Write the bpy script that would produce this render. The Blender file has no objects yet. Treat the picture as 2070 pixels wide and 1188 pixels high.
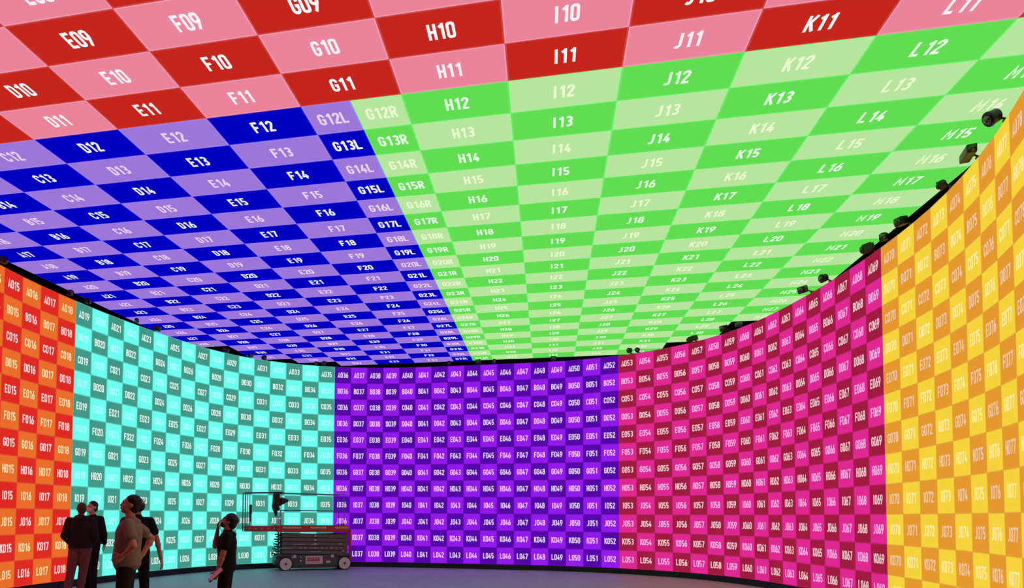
import bpy, bmesh, math, random
from mathutils import Vector, Matrix
random.seed(7)
W_PX, H_PX = 2070.0, 1188.0
SC = bpy.context.scene
COL = SC.collection

# ------------------------------------------------------------------ camera
BASE = 0.15                                   # black plinth under the LED wall
F_PX, CX, CY = 1367.52, 818.44, 987.68        # focal length and principal point (the photo is a crop)
EYE = Vector((2.2127, -20.3349, 1.4076 + BASE))
YAW, PIT, ROL = 0.207175, 0.040488, 0.007447
fwd = Vector((-math.sin(YAW)*math.cos(PIT), math.cos(YAW)*math.cos(PIT), math.sin(PIT)))
rgt0 = Vector((math.cos(YAW), math.sin(YAW), 0)); up0 = rgt0.cross(fwd)
rgt = math.cos(ROL)*rgt0 + math.sin(ROL)*up0
upv = -math.sin(ROL)*rgt0 + math.cos(ROL)*up0
cam_data = bpy.data.cameras.new('camera'); cam = bpy.data.objects.new('camera', cam_data); COL.objects.link(cam)
cam_data.sensor_fit = 'HORIZONTAL'; cam_data.sensor_width = 36.0
cam_data.lens = F_PX*36.0/W_PX
cam_data.shift_x = (W_PX/2-CX)/W_PX
cam_data.shift_y = (CY-H_PX/2)/W_PX
cam_data.clip_start = 0.05; cam_data.clip_end = 200
m = Matrix((rgt, upv, -fwd)).transposed().to_4x4(); m.translation = EYE
cam.matrix_world = m
SC.camera = cam

# ------------------------------------------------------------------ world, exposure (all light comes from the LED panels)
wd = bpy.data.worlds.new('world'); SC.world = wd; wd.use_nodes = True
wd.node_tree.nodes['Background'].inputs[0].default_value = (0.004, 0.004, 0.005, 1)
wd.node_tree.nodes['Background'].inputs[1].default_value = 1.0
SC.view_settings.view_transform = 'Standard'; SC.view_settings.look = 'None'
SC.view_settings.exposure = 0.0; SC.view_settings.gamma = 1.0
SC.view_settings.use_curve_mapping = False

def project(p):
    d = Vector(p)-EYE; z = d.dot(fwd)
    if z < 0.1: return None
    return (CX+F_PX*d.dot(rgt)/z, CY-F_PX*d.dot(upv)/z)

# ------------------------------------------------------------------ materials
def lin(c):
    c = c/255.0
    return c/12.92 if c <= 0.04045 else ((c+0.055)/1.055)**2.4
def rgb(c): return (lin(c[0]), lin(c[1]), lin(c[2]), 1.0)
_m = {}
def led(c):
    """light given off by an LED tile of this colour"""
    key = ('led',)+tuple(c)
    if key in _m: return _m[key]
    mt = bpy.data.materials.new('led_%d_%d_%d' % tuple(c)); mt.use_nodes = True
    nt = mt.node_tree; nt.nodes.clear()
    e = nt.nodes.new('ShaderNodeEmission'); o = nt.nodes.new('ShaderNodeOutputMaterial')
    e.inputs[0].default_value = rgb(c); e.inputs[1].default_value = 1.0
    nt.links.new(e.outputs[0], o.inputs[0])
    try: mt.cycles.emission_sampling = 'NONE'
    except Exception: pass
    _m[key] = mt; return mt
def mat(name, c, rough=0.6, metal=0.0, noise=0.0, scale=30.0, spec=0.5, bump=0.0):
    if name in _m: return _m[name]
    mt = bpy.data.materials.new(name); mt.use_nodes = True
    nt = mt.node_tree; b = nt.nodes['Principled BSDF']
    b.inputs['Base Color'].default_value = rgb(c); b.inputs['Roughness'].default_value = rough
    b.inputs['Metallic'].default_value = metal; b.inputs['Specular IOR Level'].default_value = spec
    if noise or bump:
        tc = nt.nodes.new('ShaderNodeTexCoord'); n = nt.nodes.new('ShaderNodeTexNoise')
        n.inputs['Scale'].default_value = scale; n.inputs['Detail'].default_value = 5
        nt.links.new(tc.outputs['Object'], n.inputs['Vector'])
        if noise:
            r = nt.nodes.new('ShaderNodeValToRGB')
            a = rgb(c); r.color_ramp.elements[0].position = 0.3; r.color_ramp.elements[1].position = 0.7
            r.color_ramp.elements[0].color = tuple(x*(1-noise) for x in a[:3])+(1,)
            r.color_ramp.elements[1].color = tuple(min(1, x*(1+noise)) for x in a[:3])+(1,)
            nt.links.new(n.outputs['Fac'], r.inputs['Fac']); nt.links.new(r.outputs['Color'], b.inputs['Base Color'])
        if bump:
            bp = nt.nodes.new('ShaderNodeBump'); bp.inputs['Strength'].default_value = bump
            nt.links.new(n.outputs['Fac'], bp.inputs['Height']); nt.links.new(bp.outputs['Normal'], b.inputs['Normal'])
    _m[name] = mt; return mt
M_CAB = mat('cabinet_black', (16, 16, 18), 0.6)
M_PLINTH = mat('plinth_black', (14, 13, 16), 0.7)
M_VOID = mat('rigging_black', (6, 6, 7), 0.9, spec=0.1)
M_FLOOR = mat('stage_floor_paint', (162, 155, 160), 0.5, noise=0.07, scale=2.5, spec=0.5)

# ------------------------------------------------------------------ object helpers
def tag(o, label, cat, group=None, kind=None):
    o['label'] = label; o['category'] = cat
    if group: o['group'] = group
    if kind: o['kind'] = kind
    return o
def link(name, me, parent=None):
    o = bpy.data.objects.new(name, me); COL.objects.link(o)
    if parent: o.parent = parent
    return o
def empty(name, loc=(0, 0, 0), rz=0.0):
    o = bpy.data.objects.new(name, None); COL.objects.link(o); o.location = loc; o.rotation_euler = (0, 0, rz)
    o.empty_display_size = 0.1
    return o
def from_bm(name, bm, mats, parent=None, smooth=False):
    me = bpy.data.meshes.new(name); bmesh.ops.recalc_face_normals(bm, faces=bm.faces); bm.to_mesh(me); bm.free()
    for x in (mats if isinstance(mats, (list, tuple)) else [mats]): me.materials.append(x)
    if smooth:
        for p in me.polygons: p.use_smooth = True
    return link(name, me, parent)
def structure(name, bm, mt):
    o = from_bm(name, bm, mt); o['kind'] = 'structure'; return o

def b_box(bm, c, s, rot=None, bev=0.0, mi=0):
    r = bmesh.ops.create_cube(bm, size=1.0); vs = r['verts']
    for v in vs: v.co = Vector((v.co.x*s[0], v.co.y*s[1], v.co.z*s[2]))
    if bev:
        es = list({e for v in vs for e in v.link_edges})
        rr = bmesh.ops.bevel(bm, geom=es, offset=bev, segments=2, affect='EDGES', profile=0.5)
        vs = list({v for f in rr['faces'] for v in f.verts} | {v for v in vs if v.is_valid})
    fs = {f for v in vs for f in v.link_faces}
    for f in fs: f.material_index = mi
    for v in vs:
        if rot: v.co = rot @ v.co
        v.co += Vector(c)
def b_cyl(bm, p0, p1, r0, r1=None, seg=16, cap=True, mi=0):
    p0, p1 = Vector(p0), Vector(p1); r1 = r0 if r1 is None else r1
    d = (p1-p0).normalized(); a = d.orthogonal().normalized(); b = d.cross(a)
    A = [bm.verts.new(p0+r0*(math.cos(2*math.pi*i/seg)*a+math.sin(2*math.pi*i/seg)*b)) for i in range(seg)]
    B = [bm.verts.new(p1+r1*(math.cos(2*math.pi*i/seg)*a+math.sin(2*math.pi*i/seg)*b)) for i in range(seg)]
    for i in range(seg):
        f = bm.faces.new((A[i], A[(i+1) % seg], B[(i+1) % seg], B[i])); f.material_index = mi
    if cap:
        f = bm.faces.new(A[::-1]); f.material_index = mi; f = bm.faces.new(B); f.material_index = mi
def b_ell(bm, c, r, rot=None, seg=20, rings=14):
    r_ = bmesh.ops.create_uvsphere(bm, u_segments=seg, v_segments=rings, radius=1.0)
    for v in r_['verts']:
        q = Vector((v.co.x*r[0], v.co.y*r[1], v.co.z*r[2]))
        v.co = (rot @ q if rot else q)+Vector(c)
def b_cap(bm, p0, p1, r0, r1, seg=14):
    """tapered limb with round ends, closed"""
    p0, p1 = Vector(p0), Vector(p1); d = (p1-p0); L = d.length; d = d/L if L > 1e-6 else Vector((0, 0, 1))
    a = d.orthogonal().normalized(); b = d.cross(a); rings = []
    for k in range(1, 5):
        t = math.pi/2*(1-k/4.0); rings.append((p0-d*r0*math.sin(t), r0*math.cos(t)))
    for k in range(0, 4):
        t = math.pi/2*(k/4.0); rings.append((p1+d*r1*math.sin(t), r1*math.cos(t)))
    s = bm.verts.new(p0-d*r0); e = bm.verts.new(p1+d*r1); prev = None
    for c, r in rings:
        cur = [bm.verts.new(c+r*(math.cos(2*math.pi*i/seg)*a+math.sin(2*math.pi*i/seg)*b)) for i in range(seg)]
        for i in range(seg):
            j = (i+1) % seg
            if prev is None: bm.faces.new((s, cur[j], cur[i]))
            else: bm.faces.new((prev[i], prev[j], cur[j], cur[i]))
        prev = cur
    for i in range(seg): bm.faces.new((prev[i], prev[(i+1) % seg], e))
def b_loft(bm, rings, seg=24, power=2.3):
    """rings: (centre, rx, ry) horizontal rounded sections, closed at both ends"""
    prev = None; first = None
    for c, rx, ry in rings:
        cur = []
        for i in range(seg):
            t = 2*math.pi*i/seg; cx, sy = math.cos(t), math.sin(t)
            cur.append(bm.verts.new(Vector(c)+Vector((rx*math.copysign(abs(cx)**(2/power), cx), ry*math.copysign(abs(sy)**(2/power), sy), 0))))
        if prev:
            for i in range(seg): bm.faces.new((prev[i], prev[(i+1) % seg], cur[(i+1) % seg], cur[i]))
        else: first = cur
        prev = cur
    bm.faces.new(first[::-1]); bm.faces.new(prev)

# ------------------------------------------------------------------ the curved wall's outline
S = 0.5
KN = [0, 2, 4, 6, 8, 10, 12, 13.5, 15, 16.5, 18, 20, 22, 24, 26, 28, 30, 33, 36]
KV = [0.004, 0.008, 0.04414, 0.07548, 0.08772, 0.09364, 0.1043, 0.11343, 0.10874, 0.08368, 0.04752, 0.0249,
      0.02513, 0.02681, 0.02871, 0.04584, 0.04661, 0.03259, 0.0186]
def kap(j):
    for i in range(len(KN)-1):
        if j <= KN[i+1]:
            t = (j-KN[i])/(KN[i+1]-KN[i]); return KV[i]*(1-t)+KV[i+1]*t
    return KV[-1]
BND = {44: Vector((S/2, 0.0))}
h = 0.0
for n in range(45, 86):
    h -= kap(n-44-.5); BND[n] = BND[n-1]+S*Vector((math.cos(h), math.sin(h)))
for n in list(BND): BND[87-n] = Vector((-BND[n].x, BND[n].y))
CMIN, CMAX = 4, 85
def wall_frame(n):
    a, b = BND[n-1], BND[n]; t = (b-a).normalized()
    return a, b, t, Vector((t.y, -t.x))          # start, end, tangent, normal into the stage
def wall_point(cn, off):
    n = int(math.floor(cn))+1; a, b, t, nr = wall_frame(n)
    return a+(b-a)*(cn-(n-1))+nr*off

# ------------------------------------------------------------------ room shell
bm = bmesh.new(); b_box(bm, (0, -12, -0.05), (26, 34, 0.1)); structure('floor', bm, M_FLOOR)
def strip(bm, cols, off0, off1, z0, z1):
    def p(n, off):
        t1 = wall_frame(n)[3] if n in BND and n-1 in BND else wall_frame(n+1)[3]
        t2 = wall_frame(n+1)[3] if n+1 in BND else t1
        nr = (t1+t2).normalized(); return BND[n]+nr*off
    prev = None
    for n in cols:
        a, b = p(n, off0), p(n, off1)
        cur = [bm.verts.new((a.x, a.y, z0)), bm.verts.new((b.x, b.y, z0)), bm.verts.new((b.x, b.y, z1)), bm.verts.new((a.x, a.y, z1))]
        if prev:
            for i in range(4): bm.faces.new((prev[i], prev[(i+1) % 4], cur[(i+1) % 4], cur[i]))
        else: bm.faces.new(cur[::-1])
        prev = cur
    bm.faces.new(prev)
SIDES = (('left', range(CMIN, 36)), ('back', range(35, 53)), ('right', range(52, CMAX+1)))
for nm, cols in SIDES:
    bm = bmesh.new(); strip(bm, list(cols), 0.015, -0.13, 0.0, BASE-0.002); structure('baseboard_'+nm, bm, M_PLINTH)
    bm = bmesh.new(); strip(bm, list(cols), -0.092, -0.13, BASE, 6.0+BASE+0.005); structure('wall_'+nm, bm, M_VOID)
CEIL_Z = 6.181+BASE
bm = bmesh.new(); b_box(bm, (0, -8.7, CEIL_Z+0.16), (17.4, 20.4, 0.1)); structure('ceiling', bm, M_VOID)

# ------------------------------------------------------------------ condensed lettering
def arc(cx, cy, rx, ry, a0, a1, n=4):
    return [(cx+rx*math.cos(math.radians(a0+(a1-a0)*i/n)), cy+ry*math.sin(math.radians(a0+(a1-a0)*i/n))) for i in range(n+1)]
l, r, b_, t_, mid = .16, .84, .16, 1.84, 1.0
def rr(x0, x1, y0, y1, q=.24):
    return arc(x1-q, y1-q, q, q, 0, 90)+arc(x0+q, y1-q, q, q, 90, 180)+arc(x0+q, y0+q, q, q, 180, 270)+arc(x1-q, y0+q, q, q, 270, 360)
q = .24
G = {
 '0': [rr(l, r, b_, t_)+[(r, t_-q)]],
 '1': [[(.2, 1.5), (.62, 1.8)], [(.62, 2.0), (.62, 0)]],
 '2': [[(l, 1.42)]+arc(l+.34, 1.5, .34, .34, 170, -30, 6)+[(l, .2)], [(.05, b_), (.95, b_)]],
 '3': [arc(.5, 1.46, .34, .38, 150, -90, 6), arc(.5, .58, .34, .42, 90, -150, 6), [(.38, 1.04), (.5, 1.04)]],
 '4': [[(.6, 1.9), (.14, .55), (.98, .55)], [(.66, 1.05), (.66, 0)]],
 '5': [[(.86, t_), (.2, t_), (.2, 1.02)]+arc(.5, .62, .34, .46, 120, -150, 7)],
 '6': [rr(l, r, b_, 1.1)+[(r, 1.1-q)], [(l, .6), (.26, 1.1), (.66, 2.0)]],
 '7': [[(.05, t_), (.86, t_), (.4, 0)]],
 '8': [rr(l, r, b_, 1.02)+[(r, .8)], rr(.2, .8, 1.02, t_)+[(.8, 1.6)]],
 '9': [rr(l, r, .9, t_)+[(r, t_-q)], [(r, 1.4), (.74, .9), (.34, 0)]],
 'A': [[(.1, 0), (.5, 1.9), (.9, 0)], [(.24, .5), (.76, .5)]],
 'B': [[(l, t_), (.5, t_)]+arc(.52, 1.44, .3, .4, 90, -90)+[(l, 1.04)], [(.5, 1.04)]+arc(.52, .6, .33, .44, 90, -90)+[(l, b_)], [(l, 0), (l, 2)]],
 'C': [[(r, 1.35)]+arc(.5, 1.5, .34, .34, 0, 180, 6)+arc(.5, .5, .34, .34, 180, 360, 6)+[(r, .65)]],
 'D': [[(l, b_), (.5, b_)]+arc(.5, .5, .34, .34, -90, 0)+arc(.5, 1.5, .34, .34, 0, 90)+[(l, t_)], [(l, 0), (l, 2)]],
 'E': [[(l, 0), (l, 2)], [(l, t_), (.92, t_)], [(l, 1.0), (.8, 1.0)], [(l, b_), (.92, b_)]],
 'F': [[(l, 0), (l, 2)], [(l, t_), (.92, t_)], [(l, 1.0), (.8, 1.0)]],
 'G': [[(r, 1.4)]+arc(.5, 1.5, .34, .34, 0, 180, 6)+arc(.5, .5, .34, .34, 180, 360, 6)+[(r, .96), (.52, .96)]],
 'H': [[(l, 0), (l, 2)], [(r, 0), (r, 2)], [(l, 1.0), (r, 1.0)]],
 'I': [[(.5, 0), (.5, 2)]],
 'J': [[(.72, 2), (.72, .5)]+arc(.4, .48, .32, .32, 0, -140, 5)],
 'K': [[(l, 0), (l, 2)], [(.9, 2), (.26, .9)], [(.4, 1.15), (.92, 0)]],
 'L': [[(l, 2), (l, 0)], [(l, b_), (.9, b_)]],
 'M': [[(.12, 0), (.12, 1.98), (.55, .7), (.98, 1.98), (.98, 0)]],
 'R': [[(l, t_), (.5, t_)]+arc(.52, 1.42, .32, .42, 90, -90)+[(l, 1.0)], [(l, 0), (l, 2)], [(.5, 1.0), (.88, 0)]],
}
ADV = {'I': .66, '1': .9, 'M': 1.22}
def glyph_quads(text, hw):
    """polygons of a word, in units of half its height, centred at the origin; hw = half stroke"""
    xs = 0.0; out = []
    for ch in text:
        w = ADV.get(ch, 1.0); ox = xs-(0.17 if ch == 'I' else 0.0)
        for pl in G[ch]:
            P = [Vector((x+ox, y-1.0)) for x, y in pl]
            P = [p for i, p in enumerate(P) if i == 0 or (p-P[i-1]).length > 1e-4]
            off = []
            for i, p in enumerate(P):
                d0 = (p-P[i-1]).normalized() if i else (P[1]-p).normalized()
                d1 = (P[i+1]-p).normalized() if i < len(P)-1 else d0
                n0, n1 = Vector((-d0.y, d0.x)), Vector((-d1.y, d1.x)); nn = n0+n1
                nn = nn.normalized() if nn.length > 1e-4 else n0
                k = min(1.6, 1.0/max(.35, nn.dot(n0))); off.append(nn*hw*k)
            for i in range(len(P)-1):
                out.append([P[i]-off[i], P[i+1]-off[i+1], P[i+1]+off[i+1], P[i]+off[i]])
        xs += w+0.14
    cx = (xs-0.14)/2
    for qd in out:
        for p in qd: p.x -= cx
    return out

# ------------------------------------------------------------------ LED panels
SECT = {   # section: dark (face, edge, text), bright (face, edge, text)
 'red ceiling':   (((196, 38, 28), (205, 66, 62), (250, 246, 248)), ((233, 132, 156), (240, 152, 174), (255, 240, 246))),
 'blue ceiling':  (((2, 0, 192), (44, 26, 208), (240, 240, 255)), ((156, 118, 216), (158, 134, 250), (240, 208, 240))),
 'green ceiling': (((98, 220, 80), (112, 228, 100), (226, 255, 226)), ((184, 229, 157), (140, 250, 140), (234, 248, 208))),
 'orange':        (((222, 42, 34), (226, 64, 44), (252, 214, 214)), ((233, 110, 42), (232, 92, 48), (252, 222, 168))),
 'cyan':          (((66, 152, 134), (88, 188, 172), (226, 246, 236)), ((108, 255, 240), (92, 222, 208), (178, 255, 255))),
 'purple':        (((84, 6, 166), (100, 8, 184), (230, 205, 242)), ((146, 26, 234), (130, 20, 216), (246, 188, 252))),
 'pink':          (((158, 28, 64), (176, 32, 88), (242, 202, 208)), ((224, 40, 146), (204, 36, 124), (244, 178, 232))),
 'yellow':        (((229, 152, 46), (226, 158, 52), (238, 200, 166)), ((246, 211, 60), (238, 196, 62), (250, 236, 164))),
}
NAMES = {'red ceiling': ('dark red', 'light pink'), 'blue ceiling': ('deep blue', 'pale lavender'),
         'green ceiling': ('saturated green', 'pale green'), 'orange': ('red', 'orange'), 'cyan': ('dark teal', 'bright cyan'),
         'purple': ('dark violet', 'bright violet'), 'pink': ('dark crimson', 'hot pink'), 'yellow': ('dark amber', 'bright yellow')}
class MB:
    def __init__(s): s.v = []; s.f = []; s.mi = []; s.mats = []
    def slot(s, m):
        if m not in s.mats: s.mats.append(m)
        return s.mats.index(m)
    def poly(s, pts, m):
        k = len(s.v); s.v += [tuple(p) for p in pts]; s.f.append(tuple(range(k, k+len(pts)))); s.mi.append(s.slot(m))
    def mesh(s, name):
        me = bpy.data.meshes.new(name); me.from_pydata(s.v, [], s.f)
        for m_ in s.mats: me.materials.append(m_)
        me.polygons.foreach_set('material_index', s.mi); me.update(); return me
def panel(mb, M, w, hgt, sect, dark, text, th, edge, sx):
    """one LED cabinet: lit face with its displayed cell and code, black housing behind; M maps local (x right, y up, z out)"""
    fc, ec, tc = SECT[sect][0 if dark else 1]
    P = lambda x, y, z: M @ Vector((x, y, z))
    g = 0.0004; x1, y1 = w/2-g, hgt/2-g; xi, yi = w/2-edge, hgt/2-edge; D = -0.085
    mb.poly([P(-xi, -yi, 0), P(xi, -yi, 0), P(xi, yi, 0), P(-xi, yi, 0)], led(fc))
    o = [(-x1, -y1), (x1, -y1), (x1, y1), (-x1, y1)]; i_ = [(-xi, -yi), (xi, -yi), (xi, yi), (-xi, yi)]
    for k in range(4):
        a, b, c, d = o[k], o[(k+1) % 4], i_[(k+1) % 4], i_[k]
        mb.poly([P(*a, 0), P(*b, 0), P(*c, 0), P(*d, 0)], led(ec))
        mb.poly([P(*b, 0), P(*a, 0), P(*a, D), P(*b, D)], M_CAB)
    mb.poly([P(*o[3], D), P(*o[2], D), P(*o[1], D), P(*o[0], D)], M_CAB)
    for qd in glyph_quads(text, 0.172):
        mb.poly([P(p.x*th/2*sx, p.y*th/2, 0.0012) for p in qd], led(tc))
outline = [BND[n] for n in range(CMIN, CMAX+1)]
def inside(x, y):
    if y < outline[0].y: return abs(x) < 9
    c = False; j = len(outline)-1
    for i in range(len(outline)):
        a, b = outline[i], outline[j]
        if (a.y > y) != (b.y > y) and x < (b.x-a.x)*(y-a.y)/(b.y-a.y)+a.x: c = not c
        j = i
    return c
def seen_area(M, w, hgt, ceil):
    """pixels this panel covers in the frame and not hidden behind the wall's top edge"""
    cs = [project(M @ Vector((x, y, 0))) for x, y in ((-w/2, -hgt/2), (w/2, -hgt/2), (w/2, hgt/2), (-w/2, hgt/2))]
    if None in cs: return 0
    A = abs(sum(cs[i][0]*cs[(i+1) % 4][1]-cs[(i+1) % 4][0]*cs[i][1] for i in range(4)))/2
    k = 0
    for i in range(6):
        for j in range(6):
            wp = M @ Vector((w*((i+.5)/6-.5), hgt*((j+.5)/6-.5), 0)); p = project(wp)
            if not p or not (0 <= p[0] < W_PX and 0 <= p[1] < H_PX): continue
            if ceil:
                t = (6.0+BASE-EYE.z)/(wp.z-EYE.z); e = EYE+(wp-EYE)*t
                if not inside(e.x, e.y): continue
            k += 1
    return A*k/36
specs = {'wall': [], 'ceiling': []}
ROWS = 'ABCDEFGHIJKL'
for n in range(CMIN+1, CMAX+1):
    a, b, t, nr = wall_frame(n)
    if n <= 18: sect = 'orange'
    elif n <= 35: sect = 'cyan'
    elif n <= 52: sect = 'purple'
    elif n <= 69: sect = 'pink'
    else: sect = 'yellow'
    first = {'orange': 17, 'cyan': 19, 'purple': 36, 'pink': 53, 'yellow': 70}[sect]
    for k, L in enumerate(ROWS):
        dark = (n-first+k) % 2 == 0
        c = (a+b)/2
        M = Matrix(((t.x, 0, nr.x, c.x), (t.y, 0, nr.y, c.y), (0, 1, 0, BASE+6.0-S*(k+.5)), (0, 0, 0, 1)))
        specs['wall'].append((M, S, S, sect, dark, '%s%03d' % (L, n), 0.164, 0.013, 0.87))
CW, CD, Y20 = 1.2, 0.6, -7.63378
LAST = [28, 31, 32] + [33]*8 + [31, 28]
for i, L in enumerate('ABCDEFGHIJKLM'):
    for rw in range(5, LAST[i]+1):
        y = Y20+(rw-20-.5)*CD
        dark = (i+rw) % 2 == 1
        cells = [((i-6)*CW, CW, '')]
        if i == 6 and rw >= 12: cells = [(-CW/4, CW/2, 'L'), (CW/4, CW/2, 'R')]
        for x, w, suf in cells:
            sect = 'red ceiling' if rw <= 11 else ('blue ceiling' if (i < 6 or suf == 'L') else 'green ceiling')
            M = Matrix(((1, 0, 0, x), (0, -1, 0, y), (0, 0, -1, CEIL_Z), (0, 0, 0, 1)))
            specs['ceiling'].append((M, w, CD, sect, dark, '%s%02d%s' % (L, rw, suf), 0.222, 0.016, 0.77))
for where in ('wall', 'ceiling'):
    ranked = sorted(specs[where], key=lambda s: -seen_area(s[0], s[1], s[2], where == 'ceiling'))
    for s in ranked[:300]:
        if seen_area(s[0], s[1], s[2], where == 'ceiling') < 12: break
        mb = MB(); panel(mb, Matrix.Identity(4), *s[1:])
        nm = 'led_panel' if where == 'wall' else 'overhead_led_panel'
        o = link(nm, mb.mesh(nm)); o.matrix_world = s[0]
        colour = NAMES[s[3]][0 if s[4] else 1]
        if where == 'wall':
            tag(o, '%s square wall screen panel with white code %s' % (colour, s[5]), 'screen panel', 'lit panels of the curved wall')
        else:
            tag(o, '%s ceiling screen panel with white code %s' % (colour, s[5]), 'screen panel', 'lit panels of the ceiling')
        s_done = s
    rest = ranked[ranked.index(s_done)+1:]
    if rest:
        mb = MB()
        for s in rest: panel(mb, *s)
        nm = 'led_panels' if where == 'wall' else 'overhead_led_panels'; o = link(nm, mb.mesh(nm))
        if where == 'wall':
            tag(o, 'smaller and farther coded panels filling the middle of the curved wall', 'screen panels', kind='stuff')
        else:
            tag(o, 'smallest coded ceiling panels along the far edge and outer margins', 'screen panels', kind='stuff')

# ------------------------------------------------------------------ black tracking cameras along the wall's top edge
M_RIG = mat('fixture_black', (22, 22, 22), 0.45, noise=0.2, scale=60)
M_LENS = mat('lens_glass', (40, 44, 46), 0.08, spec=1.0)
def camera_parts(kind):
    bm = bmesh.new()
    if kind == 'round':
        b_cyl(bm, (0, -.045, 0), (0, .04, 0), .075, .082, 24); b_cyl(bm, (0, .04, 0), (0, .055, 0), .088, .088, 24)
        b_cyl(bm, (0, -.065, 0), (0, -.045, 0), .05, .07, 24)
    elif kind == 'bar':
        b_box(bm, (0, 0, 0), (.12, .44, .12), bev=.014); b_box(bm, (0, 0, .065), (.05, .2, .02))
    elif kind == 'long':
        b_box(bm, (0, 0, 0), (.11, .25, .11), bev=.012); b_box(bm, (0, .02, .06), (.06, .16, .02))
    else:
        b_box(bm, (0, 0, 0), (.13, .12, .12), bev=.014); b_box(bm, (0, -.07, 0), (.09, .03, .08))
    me1 = bm
    bm = bmesh.new(); y = {'round': .057, 'long': .125, 'box': .06, 'bar': .22}[kind]
    b_cyl(bm, (0, y-.005, 0), (0, y+.02, 0), .046, .05, 18); b_ell(bm, (0, y+.012, 0), (.036, .022, .036))
    return me1, bm
tcs = [  # column position, inward offset, height over wall top, type, scale, pitch, yaw
 (76.69, .10, .07, 'round', 1.0, -.5, .3), (74.91, .09, .075, 'bar', .9, -.1, 1.45), (73.26, .10, .06, 'round', .8, -.4, -.4),
 (70.82, .13, .07, 'box', 1.1, -.2, .4), (69.51, .06, .075, 'long', 1.0, -.2, .9), (68.7, .14, .06, 'box', 1.2, -.3, -.3),
 (65.67, .11, .07, 'round', .95, -.3, .2), (64.41, .18, .06, 'box', 1.15, -.4, .5), (59.31, .08, .06, 'long', .9, -.2, 1.3),
 (58.59, .21, .05, 'box', 1.2, -.3, .3), (56.44, .13, .05, 'long', 1.0, -.2, -1.2), (53.14, .05, .07, 'round', .8, -.3, .2),
 (52.74, .12, .07, 'round', .85, -.3, -.3), (48.33, .12, .06, 'box', 1.1, -.2, .3), (44.83, .14, .06, 'round', .8, -.2, .3),
 (43.9, .16, .06, 'box', 1.1, -.2, -.2), (42.12, .16, .05, 'round', .85, -.3, .1), (34.27, .16, .05, 'round', .85, -.2, .2),
 (33.83, .09, .05, 'box', .9, -.2, -.3), (30.54, .05, .06, 'round', .85, -.2, .2), (29.7, .04, .08, 'box', 1.0, -.2, -.2),
 (28.05, .04, .08, 'box', 1.1, -.2, .2), (23.03, .09, .06, 'box', 1.1, -.2, .1), (21.59, .11, .06, 'long', .8, -.2, -.9),
 (18.42, .12, .05, 'round', .8, -.3, .2), (17.35, .12, .06, 'round', .8, -.3, -.2), (13.59, .10, .06, 'box', 1.0, -.3, .2)]
protos = {}
for cn, off, dz, kind, sc, pi_, yw in tcs:
    a, b, t, nr = wall_frame(int(cn)+1); p = wall_point(cn, 0)
    root = empty('tracking_camera', (p.x, p.y, 6.003+BASE), math.atan2(nr.y, nr.x)-math.pi/2)   # local +y points into the stage
    n = int(cn)+1
    sect = 'orange' if n <= 18 else 'cyan' if n <= 35 else 'purple' if n <= 52 else 'pink' if n <= 69 else 'yellow'
    tag(root, 'small black %s tracking camera on wall top edge above %s panel A%03d' % ({'round': 'round', 'long': 'long', 'box': 'boxy', 'bar': 'bar shaped'}[kind], sect, n),
        'camera', 'tracking cameras along the top of the curved wall')
    dz = min(dz, .172-.1*sc)+.0
    B = from_bm('bracket', (lambda q: (b_box(q, (0, -.04, .008), (.07*sc, .10, .016)), b_cyl(q, (0, -.03, .01), (0, off*.8, dz), .012, .012, 10), q)[2])(bmesh.new()), M_RIG, root)
    if kind not in protos:
        x, y = camera_parts(kind); protos[kind] = (from_bm('housing', x, M_RIG, root, False), None)
        protos[kind] = (protos[kind][0], from_bm('lens', y, M_LENS, root, True)); hs, ls = protos[kind]
    else:
        hs, ls = (o.copy() for o in protos[kind]); COL.objects.link(hs); COL.objects.link(ls); hs.parent = root; ls.parent = root
    for o in (hs, ls):
        o.location = (0, off, dz); o.rotation_euler = (pi_, 0, yw); o.scale = (sc, sc, sc)

# ------------------------------------------------------------------ scissor lift
M_RED = mat('lift_red', (196, 46, 48), 0.45, noise=0.08, scale=8)
M_DRED = mat('lift_deck_red', (172, 64, 52), 0.5, noise=0.08, scale=8)
M_STEEL = mat('lift_dark_steel', (104, 92, 90), 0.55, noise=0.15, scale=12)
M_CHAS = mat('lift_chassis', (84, 76, 82), 0.55, noise=0.15, scale=12)
M_RAIL = mat('lift_rail', (84, 112, 114), 0.5)
M_TIRE = mat('tyre_rubber', (30, 30, 32), 0.8)
M_RIM = mat('wheel_pale', (226, 208, 204), 0.5)
M_PALE = mat('pale_metal', (205, 205, 206), 0.45)
M_SIGN = mat('sign_pale', (232, 190, 200), 0.5)
M_SIGNR = mat('sign_red', (176, 82, 96), 0.5)
M_BLK = mat('black_plastic', (18, 20, 24), 0.5)
lift = empty('scissor_lift', (-4.45, -1.57, 0), 0.55)
tag(lift, 'red and black scissor lift with railed deck parked before the cyan and purple wall', 'lift')
bm = bmesh.new()
b_box(bm, (0.0, 0, .27), (2.02, .62, .32), bev=.02); b_box(bm, (0, 0, .10), (1.3, .58, .07))
b_box(bm, (-1.04, 0, .30), (.16, .6, .22), bev=.03); b_box(bm, (-1.10, 0, .22), (.1, .5, .12), bev=.02)
for x in (-.85, .85): b_box(bm, (x, 0, .42), (.46, .72, .06), bev=.02)
chassis = from_bm('chassis', bm, M_CHAS, lift)
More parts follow.
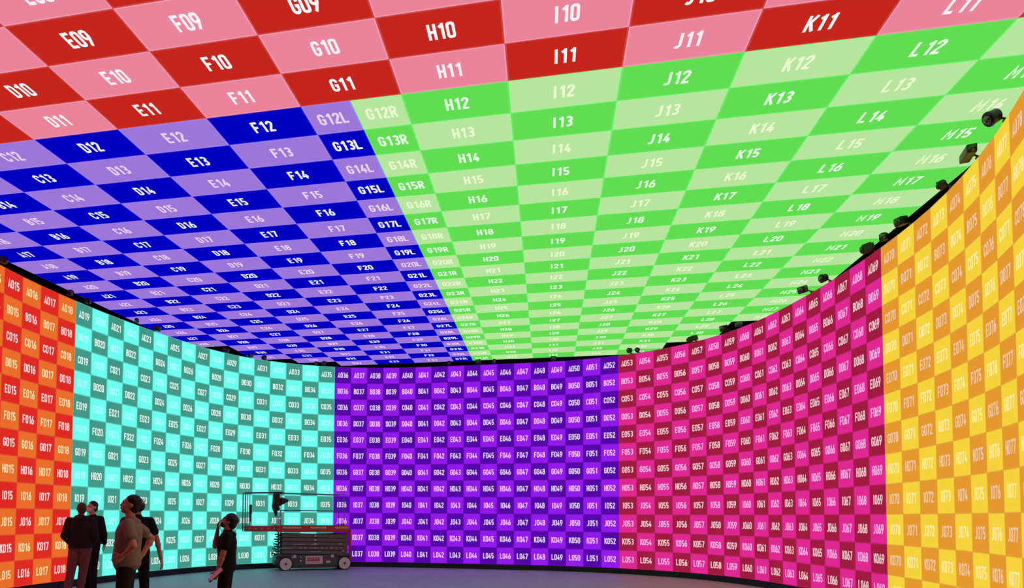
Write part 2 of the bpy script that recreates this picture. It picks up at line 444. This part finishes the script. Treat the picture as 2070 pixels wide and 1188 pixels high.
for x in (-.85, .85):
    for y in (-.33, .33):
        sg = 1 if y > 0 else -1
        bm = bmesh.new(); b_cyl(bm, (x, y-.06, .19), (x, y+.06, .19), .19, .19, 32)
        w = from_bm('wheel', bm, M_TIRE, lift)
        bm = bmesh.new(); b_cyl(bm, (x, y+sg*.04, .19), (x, y+sg*.07, .19), .176, .165, 32)
        hub = from_bm('rim', bm, M_RIM, w)
        bm = bmesh.new(); b_cyl(bm, (x, y+sg*.07, .19), (x, y+sg*.085, .19), .035, .03, 16)
        for k in range(5):
            q_ = (x+.08*math.cos(k*1.2566), .19+.08*math.sin(k*1.2566)); b_cyl(bm, (q_[0], y+sg*.068, q_[1]), (q_[0], y+sg*.078, q_[1]), .009, .009, 8)
        from_bm('hub_cap', bm, M_CHAS, w)
# folded scissor beams: pairs of long arms lying almost flat
for k in range(5):
    z = .49+k*.117
    for y, sgn in ((-.27, 1), (.27, 1), (-.20, -1), (.20, -1)):
        bm = bmesh.new(); rot = Matrix.Rotation(sgn*.022, 3, 'Y')
        b_box(bm, (0, y, z+.02), (1.86, .055, .100), rot, bev=.008)
        from_bm('scissor_arm', bm, M_STEEL, lift)
for k in range(5):
    z = .49+k*.117
    for x in (-.93, 0, .9):
        bm = bmesh.new(); b_cyl(bm, (x, -.31, z+.02), (x, .31, z+.02), .026, .026, 14); from_bm('pivot_pin', bm, M_PALE if (x == 0 and k != 0) else M_STEEL, lift)
for y in (-.24, .24):
    bm = bmesh.new()
    for k in range(9): b_box(bm, (-1.0-.012*(8-k)+(.02 if k % 2 else -.02), y, .46+k*.068), (.10, .05, .034))
    b_box(bm, (-.97, y, .76), (.04, .03, .66)); from_bm('cable_guide', bm, M_BLK, lift)
M_DUL = mat('dull_bracket', (150, 142, 142), .5)
for x, z, w in ((-.45, .72, .34), (-.85, .62, .40), (-.42, .62, .07), (-.28, .62, .07), (-.02, .62, .27), (.2, .62, .08), (.33, .62, .05), (.47, .62, .08), (.62, .62, .05), (.75, .62, .05),
                (-.08, .72, .09), (.06, .725, .05), (.74, .73, .11), (.0, .515, .36), (.82, .53, .08)):
    bm = bmesh.new(); b_box(bm, (x, -.305, z+.01), (w, .016, .030 if w > .25 else .05), bev=.004); from_bm('bracket', bm, M_DUL, lift)
for c, d in (((-.62, -.325, .40), (.14, .03, .09)), ((.50, -.325, .40), (.085, .03, .085)), ((.38, -.325, .23), (.13, .03, .06)), ((-.42, -.325, .37), (.035, .03, .04)), ((-.42, -.325, .27), (.045, .03, .05))):
    bm = bmesh.new(); b_box(bm, c, d, bev=.008); from_bm('access_plate', bm, M_PALE, lift)
bm = bmesh.new(); b_box(bm, (-.03, -.322, .29), (.50, .02, .225), bev=.006); sg_ = from_bm('sign', bm, M_SIGN, lift)
bm = bmesh.new()
b_box(bm, (-.055, -.333, .31), (.37, .004, .11)); from_bm('sign_field', bm, M_SIGNR, sg_)
bm = bmesh.new()
for k in range(6): b_box(bm, (-.2+k*.062, -.337, .325), (.04, .003, .055-.012*(k % 3)))
b_box(bm, (-.05, -.335, .225), (.34, .003, .022)); from_bm('sign_lettering', bm, mat('sign_letter', (214, 146, 160), .5), sg_)
# platform
bm = bmesh.new()
b_box(bm, (-.07, 0, 1.12), (2.08, .70, .05)); b_box(bm, (-.07, -.345, 1.18), (2.08, .03, .19), bev=.006); b_box(bm, (-.07, .345, 1.18), (2.08, .03, .19), bev=.006); b_box(bm, (.955, 0, 1.18), (.03, .70, .19), bev=.006)
b_box(bm, (.80, -.30, 1.30), (.10, .08, .08), bev=.01)
plat = from_bm('platform', bm, M_RED, lift)
for x0, w in ((-.95, .52), (-.16, .46), (.56, .38)):
    bm = bmesh.new(); x = x0; k = 0
    while x < x0+w:
        ww = (.05, .035, .06, .045)[k % 4]; b_box(bm, (x+ww/2, -.3625, 1.215), (ww*.82, .004, .045+.012*(k % 2))); x += ww; k += 1
    from_bm('lettering', bm, mat('letter_pale', (216, 184, 176), .5), plat)['label'] = 'worn pale lettering along red platform edge'
bm = bmesh.new()
b_box(bm, (-1.49, 0, 1.125), (.92, .60, .045)); b_box(bm, (-1.49, -.31, 1.18), (.92, .025, .15), bev=.005); b_box(bm, (-1.49, .31, 1.18), (.92, .025, .15), bev=.005); b_box(bm, (-1.945, 0, 1.18), (.025, .60, .15), bev=.005)
deck = from_bm('extension_deck', bm, M_DRED, lift)
for k in range(5):
    bm = bmesh.new(); b_cyl(bm, (-1.86+k*.17, -.318, 1.185), (-1.86+k*.17, -.328, 1.185), .022, .022, 12)
    from_bm('bolt', bm, mat('bolt_tan', (214, 150, 120), .4), deck)
def rail(name, pts, rad=.011):
    bm = bmesh.new()
    for a, b in zip(pts[:-1], pts[1:]): b_cyl(bm, a, b, rad, rad, 10); b_ell(bm, b, (rad,)*3, seg=8, rings=6)
    return from_bm(name, bm, M_RAIL, lift, True)
for y in (-.33, .33):
    rail('guard_rail', [(-1.0, y, 1.26), (-1.0, y, 2.19), (.83, y, 2.17), (.83, y, 1.26)])
    rail('mid_rail', [(-1.0, y, 1.70), (.83, y, 1.70)], .010)
for y in (-.30, .30):
    rail('extension_rail', [(-1.98, y, 1.10), (-1.98, y, 2.18), (-.95, y, 2.21)], .016)
    rail('extension_post', [(-1.86, y, 1.25), (-1.86, y, 2.18)], .010)
rail('gate_rail', [(-1.98, -.30, 2.18), (-1.98, .30, 2.18)]); rail('gate_rail', [(-1.98, -.30, 1.7), (-1.98, .30, 1.7)], .010)
rail('end_rail', [(.83, -.33, 2.17), (.83, .33, 2.17)]); rail('end_rail', [(.83, -.33, 1.7), (.83, .33, 1.7)], .010)
bm = bmesh.new(); b_box(bm, (-1.84, -.33, 1.72), (.08, .06, .26), bev=.015); b_box(bm, (-1.84, -.33, 1.5), (.03, .03, .25)); from_bm('gate_latch', bm, mat('latch_brown', (54, 46, 36), .6), lift)
bm = bmesh.new()
b_box(bm, (-1.12, -.37, 2.0), (.24, .14, .36), Matrix.Rotation(.08, 3, 'Y'), bev=.03); b_box(bm, (-1.15, -.37, 1.78), (.2, .13, .2), Matrix.Rotation(-.25, 3, 'Y'), bev=.03)
b_cyl(bm, (-1.16, -.37, 1.72), (-1.15, -.37, 1.52), .07, .02, 12); b_box(bm, (-1.1, -.36, 2.19), (.18, .08, .05))
b_cyl(bm, (-1.0, -.37, 1.96), (-.80, -.37, 1.98), .12, .03, 14)
cb = from_bm('control_box', bm, M_BLK, lift); cb['label'] = 'black control box hung on the deck rail'
bm = bmesh.new(); b_box(bm, (-1.03, -.45, 2.10), (.05, .02, .10)); from_bm('switch_plate', bm, mat('white_plate', (235, 235, 232), .4), cb)
bm = bmesh.new(); b_cyl(bm, (-1.06, -.33, 1.27), (-1.06, -.33, 1.45), .05, .05, 12); b_cyl(bm, (-1.06, -.33, 1.45), (-.99, -.33, 1.72), .02, .02, 10); from_bm('rail_socket', bm, M_PALE, lift)
bm = bmesh.new()
for y in (-.2, .2): b_box(bm, (1.06, y, .68), (.04, .04, .92))
for k in range(4): b_cyl(bm, (1.06, -.2, .32+k*.24), (1.06, .2, .32+k*.24), .016, .016, 10)
b_box(bm, (1.035, -.28, .70), (.05, .06, .92)); b_box(bm, (1.02, -.1, .30), (.1, .4, .08))
from_bm('ladder', bm, M_RED, lift)

# ------------------------------------------------------------------ people
def remesh(o, vox, smooth=3):
    md = o.modifiers.new('skin', 'REMESH'); md.mode = 'VOXEL'; md.voxel_size = vox; md.use_smooth_shade = True
    if smooth:
        sm = o.modifiers.new('soft', 'SMOOTH'); sm.factor = .5; sm.iterations = smooth
def V(*a): return Vector(a)
def hand(bm, wrist, d, n, curl=.5, thumb_side=1, s=1.0):
    """palm, four fingers of unequal length and a thumb; d = along the forearm, n = out of the palm"""
    d = d.normalized(); n = (n-d*n.dot(d)).normalized(); side = d.cross(n)*thumb_side
    R = Matrix((side, d, n)).transposed()
    b_cap(bm, wrist-d*.02, wrist+d*.02, .026*s, .026*s)
    pc = wrist+d*.058*s
    b_ell(bm, pc, (.042*s, .05*s, .016*s), R)
    b_ell(bm, pc+d*.02*s, (.043*s, .036*s, .014*s), R)
    for k, (lx, ln) in enumerate(((.032, .072), (.011, .082), (-.011, .076), (-.031, .060))):
        p = pc+d*.042*s+side*lx*s; dd = (d+side*lx*1.6).normalized(); rad = .0088*s
        for q_, fr in enumerate((.44, .32, .24)):
            an = curl*(.35+.55*q_)+.05*k
            dirv = (dd*math.cos(an)+n*math.sin(an)); p2 = p+dirv*ln*fr*s
            b_cap(bm, p, p2, rad, rad*.93, 8); p = p2; rad *= .93
    p = pc-d*.02*s+side*.036*s; d1 = (side*.75+d*.65+n*.25).normalized(); p2 = p+d1*.042*s
    b_cap(bm, p-side*.012*s, p2, .0125*s, .011*s, 8); b_cap(bm, p2, p2+(d1+d*.6+n*.3).normalized()*.032*s, .011*s, .0092*s, 8)
def person(spec):
    H = spec['height']; k = H/1.75; w = spec.get('wide', 1.0)
    root = empty('person', (spec['pos'][0], spec['pos'][1], 0), spec['rz'])
    tag(root, spec['label'], 'person')
    lean = spec.get('lean', 0.0)
    sh_w = .185*w
    def z(v): return v*k
    hips = [V(sx*.09*w, 0, z(.92)) for sx in (-1, 1)]
    feet = spec.get('feet', ((-.12, .02), (.12, -.02)))
    ankles = [V(f[0], f[1], z(.085)) for f in feet]
    knees = [(hips[i]+ankles[i])/2+V(0, .03, .02) for i in (0, 1)]
    toes = spec.get('toe', ((-.12, 1), (.12, 1)))
    chest_y = lean
    sh = [V(sx*sh_w, chest_y-.01, z(1.40)) for sx in (-1, 1)]
    elb = [sh[i]+Vector(spec['arms'][i][0])*k for i in (0, 1)]
    wri = [elb[i]+Vector(spec['arms'][i][1])*k for i in (0, 1)]
    neck0 = V(0, chest_y-.015, z(1.44))
    yawh, pith = spec.get('head_yaw', 0), spec.get('head_pitch', 0)
    HR = Matrix.Rotation(yawh, 3, 'Z') @ Matrix.Rotation(pith, 3, 'X')
    neck1 = neck0+V(0, .015, .075*k); hc = neck1+HR @ V(0, .022, .105*k)
    hd = lambda x, y, zz: hc+HR @ (V(x, y, zz)*k)
    body = bmesh.new(); belly = spec.get('belly', 0)
    tor = [(.86, .10, .085, 0), (.92, .165, .112, -.01), (1.0, .160, .112, 0), (1.09, .148, .105, 0), (1.2, .158, .112, 0), (1.31, .170, .118, 0), (1.38, .150, .10, -.005), (1.44, .090, .068, -.01), (1.47, .06, .055, -.012)]
    def torso(bm, inf, z0, z1):
        rg = []
        for zz, rx, ry, yo in tor:
            if z0-.001 <= zz <= z1+.001:
                f = max(0, min(1, (zz-.92)/.5)); bl = belly*math.exp(-((zz-1.03)/.13)**2)
                rg.append((V(0, chest_y*f+yo+bl*.6, z(zz)), rx*w*k**.5+inf+bl*.4, ry*w*k**.5+inf+bl))
        b_loft(bm, rg)
    torso(body, 0, .86, 1.47)
    b_cap(body, neck0-V(0, 0, .03), neck1+HR @ V(0, .01, .03), .058*w**.5, .054)
    # head: skull, face, jaw, nose, brow, ears, lips
    b_ell(body, hd(0, -.012, .028), (.075*k, .094*k, .092*k), HR); b_ell(body, hd(0, .03, -.02), (.062*k, .066*k, .09*k), HR)
    b_ell(body, hd(0, .052, -.082), (.036*k, .034*k, .028*k), HR); b_cap(body, hd(0, .088, .012), hd(0, .101, -.026), .010*k, .0145*k, 8)
    b_ell(body, hd(0, .084, .030), (.05*k, .015*k, .012*k), HR); b_ell(body, hd(0, .092, -.058), (.024*k, .012*k, .011*k), HR)
    for sx in (-1, 1): b_ell(body, hd(sx*.074, -.012, -.005), (.010*k, .020*k, .032*k), HR)
    sl = spec.get('sleeve', 'short')
    for i in (0, 1):
        b_cap(body, hips[i], knees[i], .078*w, .056); b_cap(body, knees[i], ankles[i], .054, .038)
        b_ell(body, (knees[i]*.65+ankles[i]*.35)+V(0, -.012, 0), (.043, .047, .09))
        b_cap(body, sh[i], elb[i], .046*w, .040); b_cap(body, elb[i], wri[i], .041, .027)
        mid_ = elb[i]*.7+wri[i]*.3; b_ell(body, mid_, (.044, .044, .05))
        d = (wri[i]-elb[i]).normalized()
        hand(body, wri[i]+d*.01, Vector(spec['arms'][i][2]) if len(spec['arms'][i]) > 2 else d, Vector(spec['arms'][i][3]) if len(spec['arms'][i]) > 3 else V(-1 if i else 1, .2, 0),
             spec.get('curl', (.5, .5))[i], (1 if i else -1)*spec.get('thumb', (1, 1))[i], k*1.02)
        t = V(toes[i][0], toes[i][1], 0).normalized(); b_cap(body, ankles[i]-V(0, 0, .03)-t*.03, ankles[i]-V(0, 0, .045)+t*.12, .036, .028)
    skin = mat('skin_'+spec['skin_name'], spec['skin'], .5, noise=.06, scale=40)
    bo = from_bm('body', body, skin, root); remesh(bo, .0075, 2)
    # eyes
    for sx in (-1, 1):
        bm = bmesh.new(); b_ell(bm, hd(sx*.031, .083, .012), (.013*k, .009*k, .008*k), HR, 12, 8); from_bm('eye', bm, mat('eye_dark', (40, 34, 30), .2), root, True)
    # trousers
    bm = bmesh.new(); lw = spec.get('leg', 1.0)
    torso(bm, .014, .86, 1.09 if not spec.get('low_waist') else 1.0)
    for i in (0, 1):
        b_cap(bm, hips[i]+V(0, 0, .01), knees[i], .098*w*lw, .075*lw); b_cap(bm, knees[i], ankles[i]+V(0, 0, .01), .074*lw, .062*lw)
        kx = V(0, 0, 0); b_cap(bm, ankles[i]+V(0, .01, .03), ankles[i]+V(0, 0, -.03), .060*lw, .064*lw)
    tr = from_bm('trousers', bm, mat('cloth_'+spec['trouser_name'], spec['trouser'], .85, noise=.18, scale=25, bump=.15, spec=.2), root); remesh(tr, .012, 3)
    # upper garment
    bm = bmesh.new(); inf = spec.get('bulk', .018)
    torso(bm, inf, spec.get('hem', .92), 1.44)
    hz = spec.get('hem', .92)
    b_cap(bm, sh[0]*.8+V(0, 0, z(.283)), sh[1]*.8+V(0, 0, z(.283)),   .052+inf*.5, .052+inf*.5) if not spec.get('drop') else None
    for i in (0, 1):
        b_cap(bm, sh[i]+V(0, 0, -.005), sh[i], .056*w+inf*.4, .056*w+inf*.4)
        if sl == 'short':
            e = sh[i]*.42+elb[i]*.58; b_cap(bm, sh[i], e, .055*w+inf*.4, .056*w+inf*.5)
        else:
            b_cap(bm, sh[i], elb[i], .056*w+inf*.5, .052+inf*.5); b_cap(bm, elb[i], wri[i]*.97+elb[i]*.03, .056+inf*.5, .040+inf*.4)
    b_cap(bm, neck0-V(0, 0, .03), neck0+V(0, .006, .012), .068+inf*.3, .066+inf*.2)
    b_ell(bm, neck0+V(0, -.016, -.014), (.110+inf*.5, .088+inf*.5, .050))
    if spec.get('hood'): b_ell(bm, neck0+V(0, -.07, .01), (.115, .075, .075)); b_cap(bm, V(-.07, chest_y+.03, z(1.46)), V(.07, chest_y+.03, z(1.46)), .045, .045)
    g = from_bm(spec['top_part'], bm, mat('cloth_'+spec['top_name'], spec['top'], .85, noise=.15, scale=20, bump=.2, spec=.2), root); remesh(g, .010, 4)
    # shoes
    for i in (0, 1):
        bm = bmesh.new(); t = V(toes[i][0], toes[i][1], 0).normalized(); a = ankles[i]
        b_cap(bm, V(a.x, a.y, .045)-t*.045, V(a.x, a.y, .04)+t*.14, .045, .038); b_cap(bm, V(a.x, a.y, .09), V(a.x, a.y, .05), .05, .05)
        b_cap(bm, V(a.x, a.y, .02)-t*.05, V(a.x, a.y, .02)+t*.15, .02, .02); o = from_bm('shoe', bm, mat('shoe_dark', (26, 25, 27), .5), root); remesh(o, .009, 2)
    # hair
    bm = bmesh.new(); hr = spec.get('hair', 'short')
    if hr == 'short':
        b_ell(bm, hd(0, -.024, .046), (.083*k, .095*k, .088*k), HR); b_ell(bm, hd(0, -.05, -.015), (.074*k, .062*k, .075*k), HR)
    elif hr == 'full':
        b_ell(bm, hd(0, -.026, .045), (.092*k, .105*k, .098*k), HR); b_ell(bm, hd(0, -.07, -.02), (.084*k, .066*k, .082*k), HR); b_ell(bm, hd(0, -.095, .055), (.05*k, .045*k, .05*k), HR)
    elif hr == 'thin':
        b_ell(bm, hd(0, -.032, .036), (.080*k, .084*k, .084*k), HR); b_ell(bm, hd(0, -.05, -.02), (.072*k, .056*k, .06*k), HR)
    elif hr == 'back':
        b_ell(bm, hd(0, -.052, .0), (.079*k, .062*k, .082*k), HR)
    o = from_bm('hair', bm, mat('hair_'+spec['hair_name'], spec['hair_col'], .6, noise=.3, scale=80, bump=.4), root); remesh(o, .008, 2)
    if spec.get('mask'):
        bm = bmesh.new(); b_ell(bm, hd(0, .062, -.052), (.060*k, .058*k, .052*k), HR); b_ell(bm, hd(0, .094, -.022), (.026*k, .026*k, .026*k), HR)
        o = from_bm('face_mask', bm, mat('mask_'+spec['mask_name'], spec['mask'], .8, spec=.2), root); remesh(o, .007, 2)
    if spec.get('beard'):
        bm = bmesh.new(); b_ell(bm, hd(0, .05, -.072), (.058*k, .050*k, .048*k), HR)
        o = from_bm('beard', bm, mat('hair_'+spec['hair_name'], spec['hair_col'], .6, noise=.3, scale=80), root); remesh(o, .008, 2)
    if spec.get('lanyard'):
        bm = bmesh.new(); yy = chest_y+.118*w*k**.5+inf+.012
        for sx in (-1, 1): b_cyl(bm, (sx*.065, yy-.045, z(1.42)), (sx*.012, yy+.004, z(1.24)), .006, .006, 8)
        b_box(bm, (0, yy+.006, z(1.20)), (.06, .006, .085), bev=.002)
        from_bm('lanyard', bm, mat('lanyard_grey', (120, 116, 96), .6), root)
    if spec.get('emblem'):
        bm = bmesh.new(); b_cyl(bm, (.07, -(.118*w*k**.5+inf)+chest_y-.012, z(1.36)), (.07, -(.118*w*k**.5+inf)+chest_y+.01, z(1.36)), .016, .016, 14)
        from_bm('emblem', bm, mat('emblem_pale', (150, 170, 168), .6), root)
    return root, wri

# headings: rz turns local +y (facing) ; image-left is about world heading rz=+1.78
IL = 1.78
person(dict(label='person in dark jacket and maroon trousers looking away beside the orange wall section', pos=(-6.10, -9.46), rz=.45, height=1.78, wide=1.05,
  arms=(((-.06, -.06, -.26), (.08, .17, -.15)), ((.06, -.06, -.26), (-.08, .17, -.15))), curl=(.7, .7), feet=((-.20, -.05), (-.01, .05)), head_yaw=.35, head_pitch=.20,
  sleeve='long', bulk=.032, hem=.92, hood=True, top_part='jacket', top=(40, 32, 34), top_name='jacket_dark', trouser=(120, 74, 80), trouser_name='maroon',
  skin=(178, 112, 96), skin_name='a', hair='thin', hair_col=(70, 42, 38), hair_name='reddish', leg=1.05))
person(dict(label='person in black hoodie with pale face mask and lanyard standing behind the maroon trousers', pos=(-6.70, -8.34), rz=3.15, height=1.82, wide=.96,
  arms=(((-.05, -.03, -.28), (.07, -.13, -.18)), ((.05, -.03, -.28), (-.07, -.13, -.18))), feet=((-.10, .05), (.12, -.05)), head_yaw=-.25, head_pitch=.05,
  sleeve='long', bulk=.03, hem=.92, top_part='hoodie', top=(22, 24, 30), top_name='black_hoodie', trouser=(20, 20, 24), trouser_name='black_b',
  skin=(206, 150, 130), skin_name='b', hair='short', hair_col=(24, 20, 20), hair_name='black', mask=(226, 178, 190), mask_name='pale_pink', lanyard=True))
person(dict(label='person in grey brown t-shirt with dark hair looking up, one hand at the hip', pos=(-2.75, -13.0), rz=2.0, height=1.80, wide=1.06, belly=.018,
  arms=(((-.13, -.09, -.25), (.085, .11, -.095), (.12, .75, -.55), (1, -.1, .1)), ((.12, -.20, -.18), (-.09, .09, -.19), (-.5, .5, -.5), (-.6, .3, 0))), curl=(.8, .7),
  feet=((-.14, .0), (.13, .03)), head_yaw=.10, head_pitch=.24,
  sleeve='short', bulk=.026, hem=.86, top_part='shirt', top=(150, 130, 124), top_name='grey_brown', trouser=(44, 38, 38), trouser_name='dark_brown',
  skin=(214, 146, 124), skin_name='c', hair='short', hair_col=(20, 19, 19), hair_name='jet', lean=-.02))
person(dict(label='person in black t-shirt and trousers half hidden behind the grey brown t-shirt', pos=(-3.82, -11.18), rz=.45, height=1.82, wide=.98,
  arms=(((-.08, .0, -.28), (.0, .09, -.24)), ((.10, -.01, -.27), (.05, .02, -.25))), feet=((-.12, .0), (.13, .0)), head_yaw=.75, head_pitch=.12,
  sleeve='short', bulk=.024, hem=.92, top_part='shirt', top=(22, 26, 30), top_name='black_tee', trouser=(22, 24, 28), trouser_name='black_d',
  skin=(190, 130, 122), skin_name='d', hair='back', hair_col=(36, 26, 26), hair_name='dark', beard=True, emblem=True))
p5, w5 = person(dict(label='person in black t-shirt looking up alone, one hand raised to the face', pos=(-2.09, -11.72), rz=1.98, height=1.585, wide=1.02,
  arms=(((-.06, .05, -.26), (.0, .07, -.23), (.05, .35, -.9), (1, .1, .1)), ((.04, .20, -.16), (-.13, -.04, .235), (-.2, -.1, 1), (-.3, -1, -.2))), curl=(1.1, .7),
  feet=((-.12, .03), (.10, -.03)), head_yaw=.0, head_pitch=.42,
  sleeve='short', bulk=.022, hem=.86, top_part='shirt', top=(20, 26, 30), top_name='black_tee2', trouser=(26, 26, 32), trouser_name='black_e',
  skin=(186, 124, 106), skin_name='e', hair='full', hair_col=(18, 20, 20), hair_name='jet2', beard=True))
# clipboard held low in the near hand of the lone person
cl = empty('clipboard'); Mw = Matrix.Translation((p5.location.x, p5.location.y, 0)) @ Matrix.Rotation(p5.rotation_euler.z, 4, 'Z')
hp = Mw @ (w5[0]+Vector((-.075, .05, -.085)))
cl.location = hp; cl.rotation_euler = (0, 0, p5.rotation_euler.z)
tag(cl, 'thin dark clipboard with pale sheet held low by the lone person', 'clipboard')
R_ = Matrix.Rotation(-.75, 3, 'X') @ Matrix.Rotation(-.4, 3, 'Y')
bm = bmesh.new(); b_box(bm, R_ @ Vector((0, -.04, .0)), (.13, .24, .006), R_, bev=.002); from_bm('board', bm, M_BLK, cl)
bm = bmesh.new(); b_box(bm, R_ @ Vector((0, -.05, .007)), (.115, .20, .008), R_); from_bm('sheet', bm, mat('paper_pale', (236, 200, 196), .7), cl)
bm = bmesh.new(); b_box(bm, R_ @ Vector((0, .06, .010)), (.07, .03, .010), R_, bev=.003); from_bm('clip', bm, M_PALE, cl)
